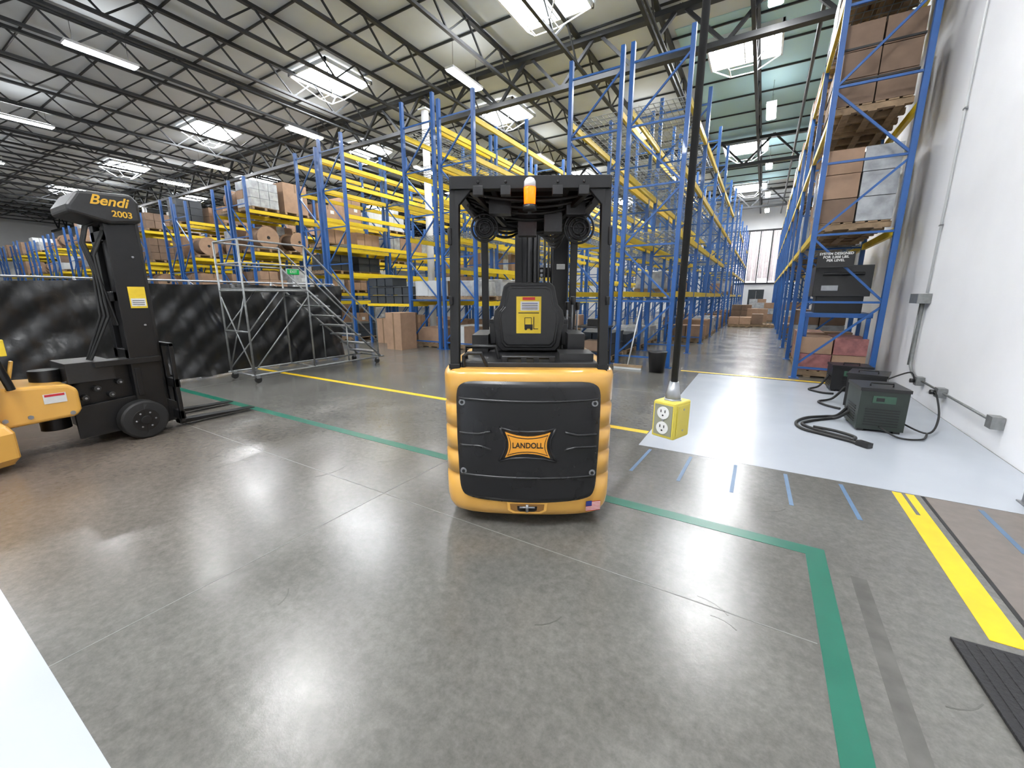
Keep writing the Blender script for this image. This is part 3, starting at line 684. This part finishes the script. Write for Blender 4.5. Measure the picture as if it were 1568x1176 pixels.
mb.bb((-.25,-.5,.66),(.24,-.15,.86),BLACKP); mb.bb((.1,-.3,.80),(.3,.24,.86),BLACKM)
for (y,z) in((-.4,.5),(-.3,.58),(-.2,.5),(-.12,.62)): mb.tube([(.16,y,z),(.24,y,z)],.03,BLACKP,10); mb.tube([(.24,y,z),(.255,y,z)],.012,STEEL,8)
wheel(mb,(.33,-.02,.205),.205,.16,hub=BLACKM); wheel(mb,(-.45,-.02,.205),.205,.16,hub=BLACKM)
mb.tube([(0,-.6,.2),(0,-.6,.8)],.11,BLACKM,20)
for k in range(6): mb.tube(arc((.2-.05*k,-.2,.8),(.18,-.75,.66-.05*k),.05+.03*k),.014,RUBBER,6)
mb.bb((.24,.0,.45),(.28,.05,.75),BLACKM); mb.tube([(.2,.05,.5),(.2,.2,.9)],.02,BLACKP)
mb.make('drive_unit',LF,bevel=.01)
mb=MB()
for z in(.18,.55): mb.bb((-.5,.28,z-.05),(.42,.33,z+.05),BLACKM)
for x in(-.5,-.25,0,.2,.40): mb.bb((x-.02,.28,.1),(x+.02,.32,1.0),BLACKM)
mb.bb((-.52,.28,.96),(.42,.32,1.0),BLACKM)
for x in(-.40,.17):
    mb.bb((x-.06,.33,.04),(x+.06,.37,.62),BLACKM)
    mb.prism([(.33,.03),(1.17,.035),(1.17,.045),(.4,.08),(.33,.08)],'x',x-.06,x+.06,BLACKM)
mb.bb((-.2,.20,.3),(.1,.29,.6),BLACKM)
mb.make('fork_carriage',LF,bevel=.005)
mb=MB()
mb.prism([(-1.05,.34),(-.5,.36),(-.46,.42),(-.46,.62),(-.52,.68),(-1.05,.72)],'x',-.3,.34,ORANGE)
mb.make('articulation_arm',LF,bevel=.03)
mb=MB(); mb.bb((.341,-.70,.52),(.345,-.55,.61),WSTICK); mb.bb((.342,-.69,.585),(.347,-.56,.605),RED); mb.tube([(.3,-.53,.4),(.345,-.53,.4)],.02,STEEL,12)
for y in(-.95,-.8): mb.tube([(.33,y,.42),(.35,y,.42)],.02,STEEL,6)
mb.make('arm_label',LF)
mb=MB()
mb.loft([[(x*(.6-ins),y,z) for x,y in ((-1,-2.6+ins),(-.9,-2.7+ins),(.9,-2.7+ins),(1,-2.6+ins),(1,-1.15-ins),(.85,-.93-ins),(-.85,-.93-ins),(-1,-1.15-ins))] for z,ins in((.06,.04),(.12,0),(.34,0),(.4,.03),(.42,.06),(.95,.06),(1.0,.1))],ORANGE,smooth=False)
mb.make('rear_body',LF,bevel=.03)
text('body_lettering','LANDOLL',.11,INK,LF,(.605,-1.35,.23),(math.pi/2,0,math.pi/2))
mb=MB()
for s in(-1,1):
    mb.tube([(s*.42,-.88,.7),(s*.42,-.98,1.25),(s*.42,-1.12,2.15)],.03,BLACKM,8); mb.beam((s*.42,-1.12,2.15),(s*.42,-2.5,2.2),.06,.06,BLACKM); mb.beam((s*.42,-2.5,2.2),(s*.45,-2.6,1.0),.06,.06,BLACKM)
for k in range(9): mb.bb((-.42,-2.5+k*.17,2.16),(.42,-2.47+k*.17,2.2),BLACKM)
mb.bb((.40,-.90,1.0),(.46,-.86,1.14),YSTICK); mb.bb((.40,-1.0,1.35),(.45,-.97,1.45),YSTICK)
mb.bb((-.35,-1.2,.6),(.38,-.98,1.15),BLACKP)
mb.prism([(-1.6,1.0),(-1.9,1.0),(-2.0,1.7),(-1.88,1.7)],'x',-.25,.25,VINYL)
mb.tube([(.36,-.90,.68),(.40,-.84,.95)],.014,ORANGE)
wheel(mb,(.5,-2.2,.2),.2,.14); wheel(mb,(-.5,-2.2,.2),.2,.14)
mb.make('cab',LF,bevel=.006)
# ---------------------------------------------------------------- hanging outlet box
HO=empty('hanging_power_outlet',(-.218,1.383,1.115),math.radians(-20))
mb=MB(); mb.tube([(0,0,.11),(0,0,8.2)],.0105,RUBBER,12); mb.make('cable',HO)
mb=MB(); mb.tube([(0,0,.05),(0,0,.075),(0,0,.115)],[.026,.022,.014],STEEL,16); mb.tube([(0,0,.05),(0,0,.06)],.03,STEEL,6); mb.make('strain_relief',HO)
OY=pm('outlet_yellow_plastic',(194,178,70),.5,0,.05,10)
mb=MB(); mb.bb((-.039,-.047,-.067),(.039,.047,.055),OY); mb.make('housing',HO,bevel=.006)
mb=MB(); mb.bb((-.036,-.0495,-.063),(.036,-.046,.051),OY)
mb.bb((-.031,-.051,-.056),(.031,-.049,.045),pm('steel_faceplate',(140,140,122),.4,.5))
mb.tube([(0,-.053,-.005),(0,-.050,-.005)],.004,STEEL,8)
for z in(.019,-.031):
    mb.tube([(0,-.0535,z),(0,-.049,z)],.0205,WSTICK,24)
    for x in(-.007,.007): mb.bb((x-.0014,-.0545,z+.001),(x+.0014,-.053,z+.010),INK)
    mb.tube([(0,-.0545,z-.008),(0,-.053,z-.008)],.003,INK,8)
mb.make('receptacles',HO)
mb=MB(); mb.bb((.0391,-.036,-.055),(.0415,.036,.045),OY); mb.tube([(.0415,0,.03),(.0425,0,.03)],.004,STEEL,8); mb.tube([(.0415,0,-.04),(.0425,0,-.04)],.004,STEEL,8); mb.make('side_plate',HO,bevel=.002)
# ---------------------------------------------------------------- chargers
CF=pm('charger_face',(48,78,62),.4)
def charger(x,y,rz,w=.42,d=.5,h=.5,body=DKGREEN):
    o=empty('battery_charger',(x,y,0),rz); mb=MB()
    mb.bb((-w/2,-d/2,.03),(w/2,d/2,h),body); mb.bb((-w/2-.01,-d/2-.01,h-.03),(w/2+.01,d/2+.01,h+.005),BLACKP)
    for a in(-1,1):
        for b in(-1,1): mb.bb((a*(w/2-.05)-.03,b*(d/2-.05)-.03,0),(a*(w/2-.05)+.03,b*(d/2-.05)+.03,.03),BLACKM)
    for k in range(7): mb.bb((w/2-.36,-d/2-.006,.08+k*.03),(w/2-.06,-d/2,.09+k*.03),INK)
    for k in range(7): mb.bb((-w/2-.006,-.15,.08+k*.03),(-w/2,.15,.09+k*.03),INK)
    mb.bb((-.10,-d/2-.008,h-.16),(.10,-d/2,h-.08),CF); mb.bb((-.07,-d/2-.01,h-.14),(.0,-d/2-.006,h-.10),INK)
    mb.tube([(-.1,-.1,h),(-.1,-.1,h+.04),(.1,-.1,h+.04),(.1,-.1,h)],.01,BLACKM)
    mb.make('cabinet',o,bevel=.008); return o
charger(1.25,6.12,.08); charger(1.36,7.25,-.25,.40,.5,.48,BLACKP); charger(1.32,8.4,.05,.5,.4,.42,BLACKP)
mb=MB(); z=.018
mb.tube(smooth([(1.04,6.25,.2),(.95,6.3,.05),(.83,6.3,z),(.62,6.1,z),(.5,5.8,z),(.55,5.55,z),(.75,5.42,z),(.95,5.3,z),(1.03,5.2,z)]),.017,RUBBER,8)
mb.tube(smooth([(1.04,6.15,.16),(.95,6.2,.05),(.86,6.2,z),(.68,6.0,z),(.56,5.8,z),(.62,5.65,z),(.8,5.5,z),(.97,5.38,z),(1.02,5.28,z)]),.017,RUBBER,8)
mb.tube(smooth([(.95,5.3,z+.01),(1.0,5.45,.03),(.85,5.6,.03),(.65,5.62,.04)]),.017,RUBBER,8)
mb.box((1.04,5.22,.03),(.07,.12,.05),BLACKP,rz=.8)
mb.make('charger_cable')
mb=MB()
mb.tube(smooth([(1.14,7.3,.25),(1.02,7.35,.05),(.85,7.2,z),(.9,7.0,z),(1.05,6.85,z)]),.016,RUBBER,8)
mb.tube(smooth([(1.06,8.3,.25),(.95,8.3,.05),(.8,8.1,z),(.95,7.9,z),(1.1,7.9,z)]),.016,RUBBER,8)
mb.make('charger_cable')
mb=MB()
mb.tube(smooth([(1.47,6.2,.1),(1.7,6.0,.03),(1.85,6.3,.15),(1.97,6.9,.29),(1.99,7.1,.31)]),.01,RUBBER,8)
mb.tube(smooth([(1.26,5.84,.08),(1.4,5.7,.02),(1.6,5.75,.02),(1.7,6.0,.03)]),.01,RUBBER,8)
mb.tube(smooth([(1.57,7.3,.4),(1.8,7.4,.5),(1.98,7.9,.35)]),.01,RUBBER,8)
mb.make('power_cord')
o=empty('wall_conduit',(0,0,0)); mb=MB(); x=2.075
mb.tube([(x,8.5,8.9),(x,8.5,1.55)],.014,TRUSSW,8); mb.box((2.02,8.52,1.47),(.15,.38,.14),GALV)
mb.tube(smooth([(x-.02,8.5,1.4),(x-.02,8.5,.6),(x-.02,8.42,.42),(x-.02,8.2,.34),(x-.02,7.9,.32)]),.022,GALV,10)
mb.tube([(x-.01,7.9,.32),(x-.01,5.7,.30)],.014,GALV,8)
mb.tube([(x-.01,8.65,1.4),(x-.01,8.65,.45)],.014,GALV,8)
for y in(7.95,7.1,5.65): mb.box((2.05,y,.31),(.09,.12,.12),GALV)
for y in(7.95,7.1): mb.tube([(2.0,y,.31),(1.95,y,.31)],.03,BLACKP,12)
for zz in(2.5,4,5.5,7): mb.box((x,8.5,zz),(.03,.08,.02),GALV)
mb.make('conduit',o)
o=empty('door_track_bracket',(1.93,4.25,0)); mb=MB(); mb.prism([(-.12,.01),(.12,.01),(.12,.05),(-.05,.12),(-.12,.12)],'y',-.1,.1,STEEL); mb.bb((-.14,-.12,0),(.14,.12,.012),STEEL); mb.make('bracket',o,bevel=.004)
mb=MB()
for y in(3.2,10.9,18.5): mb.bb((2.094,y-.008,0),(2.1,y+.008,HC),WALLF)
mb.make('trim_1')
# ---------------------------------------------------------------- world & view
w=bpy.data.worlds.new('world'); S.world=w; w.use_nodes=True
w.node_tree.nodes['Background'].inputs[0].default_value=(.8,.85,.9,1); w.node_tree.nodes['Background'].inputs[1].default_value=.3
S.view_settings.view_transform='Standard'
print('done',len(bpy.data.objects))
